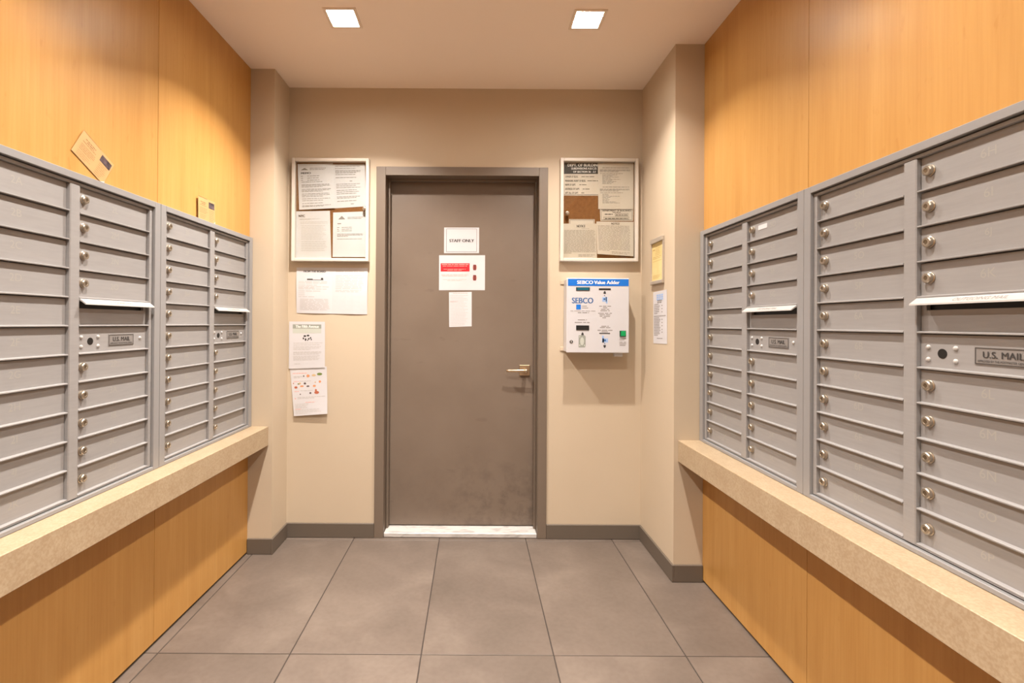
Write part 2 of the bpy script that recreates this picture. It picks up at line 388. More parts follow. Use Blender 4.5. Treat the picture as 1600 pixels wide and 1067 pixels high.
# lever handle on its square rose
hx, hz = 0.331, 1.031
rose = MB().box(hx - 0.034, hx + 0.034, 0.097, 0.105, hz - 0.034, hz + 0.034, bev=0.003).build('rose', BRONZE, door)
mb = MB().lathe_y(hx + 0.004, hz, [(0.015, 0.097), (0.013, 0.085), (0.012, 0.052), (0.013, 0.046), (0.010, 0.040)], 16)
n = 12; prof = [(0.006, 0.004)]
vs = []; fs = []
path = [(hx + 0.012, 0.052), (hx - 0.010, 0.050), (hx - 0.055, 0.050), (hx - 0.100, 0.052), (hx - 0.121, 0.056)]
for i, (px, py) in enumerate(path):
    rr = (0.009, 0.0095, 0.009, 0.0085, 0.006)[i]
    for k in range(n): vs.append((px, py + 0.006 * math.cos(2 * PI * k / n), hz + rr * math.sin(2 * PI * k / n)))
for i in range(len(path) - 1):
    for k in range(n): fs.append((i * n + k, i * n + (k + 1) % n, (i + 1) * n + (k + 1) % n, (i + 1) * n + k))
fs += [tuple(range(n)), tuple(range(len(vs) - n, len(vs)))]
mb.add(vs, fs); mb.build('lever', BRONZE, door, smooth=True)
MB().lathe_y(hx + 0.004, hz, [(0.0065, 0.0415), (0.0065, 0.0385), (0.003, 0.038)], 12).build('key_cylinder', NICKEL, door)

# ------------------------------------------------------------------ downlights
def downlight(x, y, f, label, group=None):
    t = thing('recessed_downlight', label, 'ceiling light', (x, y, H_C), 0, group)
    mb = MB(); o, i = 0.0775, AP
    for (a, b, c, d) in ((-o, o, -o, -i), (-o, o, i, o), (-o, -i, -i, i), (i, o, -i, i)): mb.box(a, b, c, d, -0.004, 0.0)
    mb.build('trim_ring', TRIM_WHITE, t)
    mb = MB()
    for (a, b, c, d) in ((-i - .003, i + .003, -i - .003, -i), (-i - .003, i + .003, i, i + .003), (-i - .003, -i, -i, i), (i, i + .003, -i, i)): mb.box(a, b, c, d, 0.0, 0.03)
    mb.build('housing', TRIM_WHITE, t)
    MB().box(-i, i, -i, i, 0.016, 0.020).build('lens', LENS, t)
    l = bpy.data.lights.new('lamp', 'AREA'); l.shape = 'DISK'; l.size = 0.045; l.energy = LAMP_POWER * f; l.color = LAMP_COLOR; l.spread = LAMP_SPREAD
    lo = bpy.data.objects.new('lamp', l); COL.objects.link(lo); lo.parent = t; lo.location = (0, 0, 0.013)
for j, y in enumerate(LAMP_ROWS):
    for k, x in enumerate(LAMP_X):
        if j == 0: downlight(x, y, LAMP_SIDE[k], ('lit square recessed downlight in the ceiling, left one of the pair in the picture', 'lit square recessed downlight in the ceiling, right one of the pair in the picture')[k], 'lit square downlights')
        else: downlight(x, y, LAMP_SIDE[k] * LAMP_ROW_F[j], 'square downlight outside the picture, %s row behind the lit pair, on the %s' % (('', 'first', 'second', 'third')[j], ('left', 'right')[k]), 'downlights behind the viewpoint')

# ================================================================== MAILBOXES
UZ0, UZ1 = SH_T, BOX_T
UW_NEAR = 0.828
ST, IN, MW = 0.034, 0.018, 0.039
ROW_T, PITCH = 1.7765, 0.0933
CODES = [f'{f}{c}' for f in range(2, 7) for c in 'ABCDEFGHIJKLMNOP']
def door_mesh(CW):
    h = PITCH
    # face, with a projecting rounded lip along the bottom edge; z measured from the top of the row
    prof = [(0.012, -0.0005), (0.0035, -0.0005), (0.002, -0.002), (0.002, -h + 0.0078), (-0.0088, -h + 0.0062), (-0.0098, -h + 0.0054), (-0.0098, -h + 0.0026), (-0.0090, -h + 0.0016), (0.012, -h + 0.0016)]
    return MB().extrude_x(prof, 0.0015, CW - 0.0015)
def knob_mesh():
    mb = MB().lathe_y(0, 0, [(0.0150, 0.002), (0.0150, -0.0005), (0.0132, -0.0015), (0.0132, -0.0085), (0.0112, -0.0110), (0.0062, -0.0114), (0.0058, -0.0104)], 20)
    return mb
D_ME = K_ME = SLOT_ME = None
def shared(name, mb, m, cache={}):
    if name not in cache:
        o = mb.build(name, m); cache[name] = o.data; bpy.data.objects.remove(o)
    return cache[name]
KNOB_ME = shared('lock_knob', knob_mesh(), NICKEL)
KNOB_ME.materials.append(mat('lock_core', rgb(112, 98, 80), 0.4, 0.7))
for q in KNOB_ME.polygons:
    if len(q.vertices) > 4 and q.center.y < -0.008: q.material_index = 1
for q in KNOB_ME.polygons: q.use_smooth = len(q.vertices) == 4
KNOB_ME.set_sharp_from_angle(angle=0.5)
RIVET_ME = shared('rivet', MB().lathe_y(0, 0, [(0.0062, 0.0035), (0.0062, 0.001), (0.0048, -0.0015), (0.0022, -0.0028)], 14), ALU_LIGHT)
def unit(frame, x, codes, label, UW=0.80):
    CW = (UW - 2 * ST - 2 * IN - MW) / 2; COL_X = (ST + IN, ST + IN + CW + MW); DOOR_ME = shared('mailbox_door_%d' % round(UW * 1000), door_mesh(CW), ALU)
    t = thing('mailbox_unit', label, 'mailbox', frame.w(x, 0, 0), frame.rz, 'wall mailbox units')
    # outer trim, mitred look: stiles and rails proud of the doors
    mb = MB()
    mb.box(0.0006, ST, -0.020, 0.017, UZ0 + 0.001, UZ1, bev=0.0012); mb.box(UW - ST, UW - 0.0006, -0.020, 0.017, UZ0 + 0.001, UZ1, bev=0.0012)
    mb.box(ST, UW - ST, -0.020, 0.017, UZ1 - 0.023, UZ1, bev=0.0012); mb.box(ST, UW - ST, -0.020, 0.017, UZ0 + 0.001, UZ0 + 0.014, bev=0.0012)
    mb.build('trim_frame', ALU_TRIM, t)
    mb = MB()
    zt, zb = UZ1 - 0.0265, UZ0 + 0.0170
    mb.box(ST + 0.002, ST + IN, -0.0094, 0.014, zb, zt, bev=0.001); mb.box(UW - ST - IN, UW - ST - 0.002, -0.0094, 0.014, zb, zt, bev=0.001)
    mb.box(ST + IN, UW - ST - IN, -0.0094, 0.014, ROW_T, zt, bev=0.001); mb.box(ST + IN, UW - ST - IN, -0.0090, 0.014, zb, ROW_T - 11 * PITCH + 0.0006, bev=0.001)
    mb.build('inner_frame', ALU, t)
    MB().box(ST, UW - ST, 0.0155, 0.0185, UZ0 + 0.013, UZ1 - 0.02).build('back_plate', BLACK, t)
    MB().box(COL_X[0] + CW, COL_X[1], -0.0112, 0.014, zb + 0.0005, ROW_T - 0.0005, bev=0.0025).build('mullion', ALU, t)
    ci = 0
    for c in (0, 1):
        for r in range(11):
            zt_ = ROW_T - r * PITCH
            if c == 1 and r in (4, 5): continue
            d = link('mailbox_door', DOOR_ME, t, (COL_X[c], 0, zt_))
            k = link('lock_knob', KNOB_ME, d, (0.027, 0, -PITCH / 2 + 0.006)); 
            code = codes[ci]; ci += 1
            vs, fs, asp = text_geo(code, 0.0)
            hh = 0.022; ww = hh * asp
            mb = MB()
            # raised outline figures: thin shallow characters
            mb.add([(CW / 2 - ww / 2 + a * ww, 0.00185, -PITCH / 2 - 0.006 + b * hh) for a, b in vs], fs)
            mb.build('door_number', ENGRAVE, d)
    # outgoing slot panel (row 5)
    zt_ = ROW_T - 4 * PITCH; x0 = COL_X[1]
    mb = MB()
    s0, s1 = -0.008, -0.031
    mb.box(0.0015, CW - 0.0015, 0.003, 0.013, s0, 0); mb.box(0.0015, 0.016, 0.003, 0.013, s1, s0); mb.box(CW - 0.016, CW - 0.0015, 0.003, 0.013, s1, s0)
    mb.extrude_x([(0.013, s1), (0.003, s1), (0.003, -PITCH + 0.0078), (-0.0088, -PITCH + 0.0062), (-0.0098, -PITCH + 0.0054), (-0.0098, -PITCH + 0.0026), (-0.0090, -PITCH + 0.0016), (0.013, -PITCH + 0.0016)], 0.0015, CW - 0.0015)
    sp = mb.build('outgoing_slot_panel', ALU, t, (x0, 0, zt_))
    MB().extrude_x([(0.003, 0.0008), (-0.011, 0.0008), (-0.0125, -0.0005), (-0.0310, -0.0145), (-0.0315, -0.0185), (-0.0290, -0.0185), (-0.010, -0.0045), (0.003, -0.0030)], 0.002, CW + 0.001).build('slot_hood', ALU_LIGHT, sp)
    vs, fs, asp = text_geo('OUTGOING MAIL', 0.01)
    mb = MB(); tw = 0.125; n_ = (-17 / 39.8, 36 / 39.8)
    def hp(a, b):
        k = 0.24 + 0.52 * (1 - b)
        y, z = -0.0125 - 0.0185 * k, -0.0005 - 0.014 * k
        return (CW / 2 - tw / 2 + a * tw + 0.004, y - 0.0003, z + 0.0004)
    mb.add([hp(a, b) for a, b in vs], fs); mb.build('outgoing_lettering', GREY_INK, sp)
    # master lock panel (row 6)
    zt_ = ROW_T - 5 * PITCH
    lp = link('master_lock_panel', DOOR_ME, t, (x0, 0, zt_))
    for rx, rzz in ((0.020, -0.034), (0.020, -0.066), (0.090, -0.034), (0.090, -0.066), (0.292, -0.044)): link('rivet', RIVET_ME, lp, (rx * CW / 0.3285 + 0.002, 0, rzz))
    MB().lathe_y(0.0610, -0.049, [(0.0125, 0.003), (0.0125, 0.0012), (0.0120, 0.0010)], 18).build('master_lock', BLACK, lp)
    pl = MB().box(0.142, 0.268, 0.0005, 0.003, -0.069, -0.027).build('name_plate', PLATE, lp)
    sf = Surf((0.142, -0.027), (0.268, -0.027), (0.142, -0.069), (0.268, -0.069), off=-0.0002)
    mb = MB(); sf.border(mb, 0.015, 0.985, 0.05, 0.95, 0.012, 0.04); sf.text(mb, 'U.S. MAIL', 0.16, 0.84, 0.24, 0.60, bold=0.05); sf.text(mb, 'APPROVED BY THE POSTMASTER GENERAL', 0.06, 0.94, 0.72, 0.84, bold=0.02)
    mb.build('plate_lettering', INK, lp, (sf.ctr[0], 0, sf.ctr[1]))
    return t
BOX_L, BOX_R = 2.008, 1.735          # where the two units of each wall meet
unit(LEFT, BOX_L - 0.822 - 0.001 - DL, CODES[0:20], 'grey mailbox unit on the left wall cut off by the left picture edge', 0.822)
unit(LEFT, BOX_L + 0.0005 - DL, CODES[20:40], 'grey mailbox unit at the far end of the left wall beside the pier', 0.804)
uc = unit(RIGHT, DR - BOX_R - 0.803, CODES[40:60], 'grey mailbox unit at the far end of the right wall with a small white sticker', 0.803)
unit(RIGHT, DR - BOX_R + 0.0005, CODES[60:80], 'large near grey mailbox unit on the right wall cut off by the right picture edge', UW_NEAR)
# the sticker on the top door of the far right unit
td = [o for o in uc.children if o.name.startswith('mailbox_door')][11]
sf = Surf((0.066, -0.030), (0.128, -0.030), (0.066, -0.049), (0.128, -0.049), off=-0.0012)
mb = MB().box(0.066, 0.128, 0.0008, 0.002, -0.049, -0.030); st = mb.build('sticker', PAPER, td); st['label'] = 'small white name sticker'

# ------------------------------------------------------------------ stone shelves
mb = MB().box(-LEN_L, 0, -0.1165, 0.019, SH_B, SH_T, bev=0.002)
tag(mb.build('stone_shelf', STONE, None, LEFT.o, LEFT.rz), 'thick beige limestone shelf under the left wall mailboxes', 'shelf')
mb = MB().box(0, LEN_R, -0.129, 0.019, SH_B - 0.002, SH_T, bev=0.002)
tag(mb.build('stone_shelf', STONE, None, RIGHT.o, RIGHT.rz), 'thick beige limestone shelf under the right wall mailboxes', 'shelf')

# ================================================================== NOTICES
# --- bulletin boards
def board(x0, x1, z0, z1, label, lock_x, lock_z, side):
    t = thing('bulletin_board', label, 'notice board', (x0, DB, z0), 0, 'glazed bulletin boards')
    w, h = x1 - x0, z1 - z0; fw, dp = 0.020, 0.040
    MB().box(0.004, w - 0.004, -0.012, 0.0, 0.004, h - 0.004).build('cork_panel', CORK, t)
    mb = MB()
    for (a, b, c, d) in ((0, fw, 0, h), (w - fw, w, 0, h), (fw, w - fw, 0, fw), (fw, w - fw, h - fw, h)): mb.box(a, b, -dp, -0.0005, c, d, bev=0.003)
    mb.build('board_frame', WHITE_FRAME, t)
    MB().box(fw - 0.001, w - fw + 0.001, -0.032, -0.029, fw - 0.001, h - fw + 0.001).build('glass_pane', GLASS, t)
    lk = MB().lathe_y(lock_x - x0, lock_z - z0, [(0.013, -0.032), (0.013, -0.036), (0.010, -0.046), (0.006, -0.047)], 16).build('board_lock', NICKEL, t)
    return t
board(-1.1215, -0.646, 1.7045, 2.3395, 'white-framed glass notice board left of the door, full of white papers', -0.674, 2.030, 1)
board(0.530, 1.0102, 1.7148, 2.3498, 'white-framed glass notice board right of the door with bare brown cork showing', 0.573, 2.010, -1)

def pt(*c): return c
LB = 'papers in the left notice board'; RB = 'papers in the right notice board'
OFF = 0.0135
# left board: bottom sheets first, upper ones overlap
s = Surf((-0.884, 2.309), (-0.6775, 2.311), (-0.864, 2.036), (-0.6675, 2.050), off=OFF)
s.sheet('notice_sheet', PAPER, BACK, 'white typed letter at the upper right of the left notice board, partly behind the memo', 'notice', LB)
r = random.Random(1)
def f(mb):
    for v0, v1, k in ((0.05, 0.10, 2), (0.15, 0.20, 3), (0.24, 0.27, 1), (0.31, 0.31, 1), (0.46, 0.50, 2), (0.54, 0.60, 2), (0.64, 0.68, 2), (0.75, 0.78, 2), (0.85, 0.85, 1)): s.lines(mb, 0.10, 0.88, v0, v1, k, 0.014, 0.8, 0.1, r)
    s.rect(mb, 0.52, 0.60, 0.385, 0.40); s.rect(mb, 0.52, 0.62, 0.915, 0.93)
s.ink('printed_text', GREY_INK, f)
s = Surf((-1.0930, 2.3085), (-0.8745, 2.3140), (-1.0795, 2.0240), (-0.8590, 2.0360), off=OFF + 0.003, bulge=lambda u, v: 0.004 * v * v)
s.sheet('notice_sheet', PAPER, BACK, 'white memo sheet at the upper left of the left notice board', 'notice', LB)
s.ink('heading', INK, lambda mb: s.text(mb, 'MEMO', 0.09, 0.36, 0.185, 0.225, bold=0.05))
def f(mb):
    s.lines(mb, 0.34, 0.80, 0.10, 0.13, 2, 0.012, 0.9, 0.05, r)
    s.poly(mb, [(0.08, 0.14), (0.19, 0.09), (0.30, 0.14)])
    for v in (0.27, 0.315, 0.36): s.lines(mb, 0.08, 0.14, v, v, 1, 0.012, 1, 0, r); s.lines(mb, 0.26, 0.60, v, v, 1, 0.012, 1, 0, r)
    for v0, v1, k in ((0.40, 0.40, 1), (0.46, 0.51, 3), (0.56, 0.61, 3), (0.66, 0.72, 3), (0.77, 0.81, 2), (0.87, 0.87, 1), (0.92, 0.94, 2)): s.lines(mb, 0.09, 0.93, v0, v1, k, 0.011, 0.7, 0.1, r)
s.ink('printed_text', GREY_INK, f)
s = Surf((-1.1005, 2.0155), (-0.8920, 2.0205), (-1.1008, 1.7265), (-0.8815, 1.7275), off=OFF)
s.sheet('notice_sheet', PAPER, BACK, 'white city notice at the lower left of the left notice board', 'notice', LB)
s.ink('heading', INK, lambda mb: s.text(mb, 'NYC', 0.08, 0.26, 0.075, 0.125, bold=0.08))
def f(mb):
    s.lines(mb, 0.10, 0.72, 0.165, 0.18, 2, 0.01, 0.5, 0.1, r); s.lines(mb, 0.12, 0.92, 0.23, 0.26, 2, 0.01, 1, 0.05, r); s.lines(mb, 0.15, 0.88, 0.31, 0.60, 10, 0.009, 0.9, 0.2, r); s.lines(mb, 0.15, 0.90, 0.65, 0.84, 6, 0.011, 0.9, 0.15, r)
s.ink('printed_text', PALE_INK, f)
s = Surf((-0.8715, 2.0095), (-0.6720, 2.0180), (-0.8720, 1.7345), (-0.6680, 1.7350), off=OFF + 0.001, bulge=lambda u, v: 0.003 * v)
s.sheet('notice_sheet', PAPER, BACK, 'white half-empty memo at the lower right of the left notice board', 'notice', LB)
def f(mb):
    s.poly(mb, [(0.16, 0.16), (0.27, 0.08), (0.38, 0.16)]); s.lines(mb, 0.45, 0.92, 0.12, 0.15, 2, 0.012, 0.9, 0.05, r)
    s.rect(mb, 0.14, 0.25, 0.245, 0.265)
    for v in (0.34, 0.38, 0.42): s.lines(mb, 0.13, 0.20, v, v, 1, 0.012, 1, 0, r); s.lines(mb, 0.27, 0.58, v, v, 1, 0.012, 1, 0, r)
    s.lines(mb, 0.13, 0.95, 0.49, 0.54, 3, 0.012, 0.4, 0.1, r); s.lines(mb, 0.13, 0.9, 0.60, 0.60, 1, 0.01, 1, 0.1, r)
s.ink('printed_text', GREY_INK, f)
# right board
s = Surf((0.5505, 2.3290), (0.8000, 2.3310), (0.5512, 2.1240), (0.8000, 2.1240), off=OFF)
s.sheet('permit_sign', CREAM, BACK, 'building department sign with a black header at the top left of the right notice board', 'sign', RB)
s.ink('black_header', BLACK, lambda mb: s.rect(mb, 0.01, 0.99, 0.01, 0.335))
def f(mb):
    s.text(mb, 'DEPT. OF BUILDINGS', 0.11, 0.955, 0.04, 0.125, bold=0.05, out=0.0009); s.text(mb, 'SUBDIVISIONS A.B.C.D.', 0.20, 0.83, 0.155, 0.215, bold=0.05, out=0.0009); s.text(mb, 'OF SECTION 26 - 3.1', 0.25, 0.80, 0.255, 0.31, bold=0.05, out=0.0009)
s.ink('header_lettering', WHITE_INK, f)
def f(mb):
    for st, u1, v in (('OWNER OF BLDG.', 0.37, 0.40), ('MANAGING AGENT OF BLDG.', 0.56, 0.525), ('NAME OF SUPT.', 0.31, 0.645), ('ADDRESS OF SUPT.', 0.41, 0.77), ('APT. No. OF SUPT.', 0.38, 0.89)): s.text(mb, st, 0.05, u1, v, v + 0.06, bold=0.05)
    for u0, u1, v in ((0.45, 0.78, 0.43), (0.60, 0.97, 0.555), (0.40, 0.60, 0.675), (0.48, 0.66, 0.80), (0.45, 0.52, 0.92)): s.lines(mb, u0, u1, v, v, 1, 0.016, 1, 0, r)
    s.border(mb, 0.01, 0.99, 0.335, 0.98, 0.008, 0.012)
s.ink('printed_text', INK, f)
s = Surf((0.5525, 1.9500), (0.7570, 1.9515), (0.5530, 1.7380), (0.7620, 1.7390), off=OFF)
s.sheet('notice_sheet', CREAM, BACK, 'densely printed cream notice at the lower left of the right notice board', 'notice', RB)
s.ink('heading', INK, lambda mb: s.text(mb, 'NOTICE', 0.41, 0.66, 0.04, 0.11, bold=0.07))
s.ink('printed_text', BODY_INK, lambda mb: (s.lines(mb, 0.55, 0.78, 0.145, 0.145, 1, 0.006, 1, 0, r), s.lines(mb, 0.03, 0.97, 0.20, 0.86, 19, 0.010, 0.25, 0.04, r), s.lines(mb, 0.45, 0.97, 0.91, 0.95, 2, 0.012, 0.8, 0.1, r)))
s = Surf((0.588, 1.978), (0.747, 1.978), (0.588, 1.942), (0.747, 1.942), off=OFF - 0.0006)
s.sheet('card_sheet', CREAM, BACK, 'white bordered card peeping out above the dense lower left notice in the right board', 'card', RB)
s.ink('printed_border', INK, lambda mb: s.border(mb, 0.03, 0.97, 0.12, 0.98, 0.012, 0.05))
s = Surf((0.7785, 2.0415), (0.9850, 2.0420), (0.7820, 1.9680), (0.9830, 1.9700), off=OFF)
s.sheet('card_sheet', CREAM, BACK, 'bordered department of buildings card below the list on the right board', 'card', RB)
def f(mb):
    s.border(mb, 0.03, 0.97, 0.02, 0.93, 0.008, 0.025); s.text(mb, 'DEPARTMENT OF BUILDINGS', 0.07, 0.93, 0.06, 0.20, bold=0.05); s.lines(mb, 0.38, 0.62, 0.28, 0.28, 1, 0.05, 1, 0, r)
    s.text(mb, 'RECORD', 0.14, 0.36, 0.38, 0.48, 0.02) if False else s.lines(mb, 0.14, 0.38, 0.44, 0.44, 1, 0.07, 1, 0, r)
    s.border(mb, 0.45, 0.85, 0.36, 0.60, 0.006, 0.025); s.lines(mb, 0.47, 0.83, 0.50, 0.50, 1, 0.06, 1, 0, r); s.border(mb, 0.10, 0.88, 0.66, 0.88, 0.006, 0.025); s.lines(mb, 0.14, 0.85, 0.79, 0.79, 1, 0.06, 1, 0, r)
s.ink('printed_text', INK, f)
s = Surf((0.7565, 1.9640), (0.9870, 1.9635), (0.7615, 1.7620), (0.9840, 1.7490), off=OFF + 0.002, bulge=lambda u, v: 0.010 * v * v)
s.sheet('notice_sheet', CREAM, BACK, 'curling cream typed notice at the lower right of the right notice board', 'notice', RB)
s.ink('heading', INK, lambda mb: s.text(mb, 'NOTICE', 0.40, 0.62, 0.03, 0.09, bold=0.05))
s.ink('printed_text', BODY_INK, lambda mb: (s.lines(mb, 0.04, 0.92, 0.13, 0.87, 20, 0.010, 0.35, 0.04, r), s.lines(mb, 0.40, 0.93, 0.91, 0.95, 2, 0.010, 0.8, 0.1, r)))
s = Surf((0.7635, 2.3250), (0.9840, 2.3250), (0.7680, 2.0410), (0.9850, 2.0420), off=OFF + 0.003)
s.sheet('notice_sheet', CREAM, BACK, 'tall typed cream list at the upper right of the right notice board', 'notice', RB)
def f(mb):
    for a in (0.0, 0.42):
        s.lines(mb, 0.13, 0.88, 0.10 + a, 0.10 + a, 1, 0.012, 1, 0.02, r); s.lines(mb, 0.05, 0.92, 0.145 + a, 0.185 + a, 3, 0.010, 0.6, 0.05, r); s.lines(mb, 0.06, 0.70, 0.225 + a, 0.225 + a, 1, 0.010, 1, 0, r)
        for k in range(9): s.lines(mb, 0.12, 0.28 + 0.35 * r.random(), 0.255 + a + k * 0.024, 0.255 + a + k * 0.024, 1, 0.009, 1, 0, r)
s.ink('printed_text', GREY_INK, f)

# --- sheets taped to the back wall, left of the door
s = Surf((-1.0990, 1.6695), (-0.6570, 1.6700), (-1.0970, 1.3870), (-0.6590, 1.3810), bulge=lambda u, v: 0.006 * math.sin(PI * v) * (0.4 + 0.6 * abs(math.cos(PI * u))) + 0.003 * abs(math.sin(6 * u)) * v, off=0.002)
s.sheet('notice_sheet', PAPER, BACK, 'wide two-page white newsletter sheet taped below the left notice board', 'notice', n=10)
s.ink('heading', INK, lambda mb: (s.text(mb, 'FROM THE BOARD', 0.10, 0.41, 0.065, 0.105, bold=0.07), s.rect(mb, 0.15, 0.38, 0.262, 0.274), s.rect(mb, 0.15, 0.23, 0.245, 0.262), s.rect(mb, 0.345, 0.375, 0.225, 0.262)))
def f(mb):
    s.lines(mb, 0.03, 0.47, 0.31, 0.34, 2, 0.012, 0.9, 0.1, r)
    for v, e in ((0.385, 0.6), (0.42, 0.98), (0.445, 0.5), (0.47, 0.9), (0.515, 0.7), (0.56, 0.2), (0.60, 0.2), (0.64, 0.5)): s.lines(mb, 0.03, 0.47, v, v, 1, 0.011, e, 0, r)
    s.lines(mb, 0.05, 0.47, 0.69, 0.92, 9, 0.010, 0.9, 0.06, r); s.lines(mb, 0.55, 0.95, 0.08, 0.08, 1, 0.018, 1, 0, r); s.lines(mb, 0.55, 0.96, 0.17, 0.45, 9, 0.010, 0.9, 0.1, r); s.lines(mb, 0.55, 0.93, 0.49, 0.52, 2, 0.010, 0.9, 0.1, r)
s.ink('printed_text', PALE_INK, f)
s = Surf((-1.1418, 1.3345), (-0.9204, 1.3340), (-1.1408, 1.0410), (-0.9184, 1.0500), off=0.004, bulge=lambda u, v: 0.002 * v)
s.sheet('flyer_sheet', PAPER, BACK, 'white flyer with a grey banner taped to the wall above the food flyer', 'flyer')
s.ink('grey_banner', GREY_PRINT, lambda mb: s.rect(mb, 0.10, 0.90, 0.06, 0.15))
s.ink('pale_banner', PALE_GREY, lambda mb: s.rect(mb, 0.10, 0.90, 0.15, 0.25))
s.ink('heading', WHITE_INK, lambda mb: s.text(mb, 'The Fifth Avenue', 0.18, 0.83, 0.075, 0.135, bold=0.07, out=0.0009))
def f(mb):
    for (u, v, a, b) in ((0.44, 0.31, 0.04, 0.02), (0.53, 0.30, 0.04, 0.02), (0.40, 0.36, 0.02, 0.025), (0.46, 0.385, 0.025, 0.03), (0.55, 0.37, 0.025, 0.02), (0.60, 0.35, 0.02, 0.02), (0.62, 0.385, 0.015, 0.02), (0.52, 0.40, 0.015, 0.015)): s.disc(mb, u, v, a, b, n=8)
s.ink('printed_emblem', INK, f)
def f(mb):
    for v, e in ((0.46, 1), (0.50, 0.9)): s.lines(mb, 0.12, 0.93, v, v, 1, 0.010, e, 0, r)
    s.lines(mb, 0.12, 0.92, 0.54, 0.60, 3, 0.010, 0.6, 0.1, r); s.lines(mb, 0.12, 0.92, 0.65, 0.70, 3, 0.010, 0.9, 0.1, r); s.lines(mb, 0.12, 0.90, 0.74, 0.82, 4, 0.010, 0.9, 0.2, r); s.lines(mb, 0.15, 0.32, 0.90, 0.90, 1, 0.012, 1, 0, r)
s.ink('printed_text', PALE_INK, f)
s = Surf((-1.1368, 1.0480), (-0.9085, 1.0566), (-1.1048, 0.7498), (-0.8964, 0.7669), off=0.0018, bulge=lambda u, v: 0.020 * v * v * (0.6 + 0.4 * u))
s.sheet('flyer_sheet', PAPER, BACK, 'tilted white flyer with small coloured food pictures, curling off the wall low down', 'flyer', n=8)
def f(mb):
    s.lines(mb, 0.06, 0.45, 0.125, 0.125, 1, 0.016, 1, 0, r); s.lines(mb, 0.07, 0.22, 0.295, 0.295, 1, 0.012, 1, 0, r); s.lines(mb, 0.07, 0.2, 0.50, 0.50, 1, 0.012, 1, 0, r); s.disc(mb, 0.08, 0.645, 0.018, 0.013); s.lines(mb, 0.36, 0.65, 0.735, 0.735, 1, 0.012, 1, 0, r); s.lines(mb, 0.05, 0.22, 0.865, 0.865, 1, 0.010, 1, 0, r)
s.ink('red_text', PINK_INK, f)
def f(mb):
    s.lines(mb, 0.08, 0.32, 0.19, 0.215, 2, 0.010, 0.7, 0, r); s.lines(mb, 0.24, 0.55, 0.29, 0.29, 1, 0.009, 1, 0, r); s.lines(mb, 0.24, 0.6, 0.49, 0.49, 1, 0.009, 1, 0, r); s.lines(mb, 0.14, 0.95, 0.625, 0.65, 2, 0.010, 0.6, 0.05, r); s.lines(mb, 0.06, 0.5, 0.76, 0.84, 4, 0.009, 0.8, 0.3, r); s.lines(mb, 0.06, 0.9, 0.88, 0.96, 4, 0.009, 0.4, 0.2, r)
s.ink('printed_text', PALE_INK, f)
for key, ds in (('green', ((0.80, 0.155, 0.075, 0.028), (0.20, 0.345, 0.03, 0.012))), ('orange', ((0.48, 0.185, 0.045, 0.03), (0.80, 0.315, 0.035, 0.025), (0.64, 0.40, 0.045, 0.022), (0.29, 0.395, 0.055, 0.018))), ('rust', ((0.12, 0.415, 0.045, 0.024), (0.70, 0.54, 0.07, 0.032), (0.68, 0.495, 0.03, 0.03), (0.06, 0.33, 0.014, 0.014))), ('tan', ((0.64, 0.175, 0.06, 0.024), (0.24, 0.335, 0.03, 0.02), (0.67, 0.325, 0.02, 0.014))), ('dark', ((0.36, 0.185, 0.02, 0.016), (0.38, 0.34, 0.035, 0.022), (0.46, 0.40, 0.045, 0.016), (0.52, 0.545, 0.03, 0.02), (0.23, 0.56, 0.018, 0.012)))):
    s.ink('food_picture', FOOD[key], lambda mb: [s.disc(mb, *q, n=10) for q in ds])

# --- on the door
def DS(*c): return dscale(*c)
s = Surf(DS(-0.1851, 1.9238), DS(0.0324, 1.9246), DS(-0.1851, 1.7640), DS(0.0324, 1.7655), off=0.0015)
s.sheet('door_sign', PAPER, DOOR, 'white framed staff only sign at the top of the papers on the door', 'sign', thick=0.001)
s.ink('sign_lettering', INK, lambda mb: (s.text(mb, 'STAFF ONLY', 0.155, 0.855, 0.455, 0.57, bold=0.07), s.border(mb, 0.065, 0.935, 0.05, 0.95, 0.008, 0.010)))
s = Surf(DS(-0.2152, 1.7512), DS(0.0702, 1.7532), DS(-0.2148, 1.5340), DS(0.0700, 1.5360), off=0.0015)
s.sheet('door_sign', PAPER, DOOR, 'white sign with a red panel in the middle of the door', 'sign', thick=0.001)
s.ink('red_panel', RED_INK, lambda mb: s.rect(mb, 0.035, 0.665, 0.23, 0.465))
s.ink('white_lettering', PINK_INK, lambda mb: (s.lines(mb, 0.06, 0.64, 0.265, 0.265, 1, 0.018, 1, 0, r, 0.0007), s.lines(mb, 0.08, 0.61, 0.31, 0.31, 1, 0.012, 1, 0, r, 0.0007), s.lines(mb, 0.10, 0.58, 0.40, 0.40, 1, 0.010, 1, 0, r, 0.0007), s.lines(mb, 0.18, 0.50, 0.43, 0.43, 1, 0.010, 1, 0, r, 0.0007)))
s.ink('printed_text', PINK_INK, lambda mb: (s.lines(mb, 0.05, 0.64, 0.56, 0.56, 1, 0.018, 1, 0, r), s.lines(mb, 0.07, 0.60, 0.595, 0.595, 1, 0.012, 1, 0, r), s.lines(mb, 0.09, 0.60, 0.695, 0.695, 1, 0.010, 1, 0, r), s.lines(mb, 0.18, 0.50, 0.725, 0.725, 1, 0.010, 1, 0, r)))
s.ink('door_symbol', mat('dark_red_print', rgb(112, 44, 38), 0.6), lambda mb: (s.poly(mb, [(0.745, 0.27), (0.80, 0.27), (0.81, 0.29), (0.81, 0.41), (0.80, 0.43), (0.75, 0.43), (0.742, 0.41), (0.742, 0.29)]), s.poly(mb, [(0.745, 0.565), (0.80, 0.565), (0.81, 0.585), (0.81, 0.705), (0.80, 0.725), (0.75, 0.725), (0.742, 0.705), (0.742, 0.585)])))
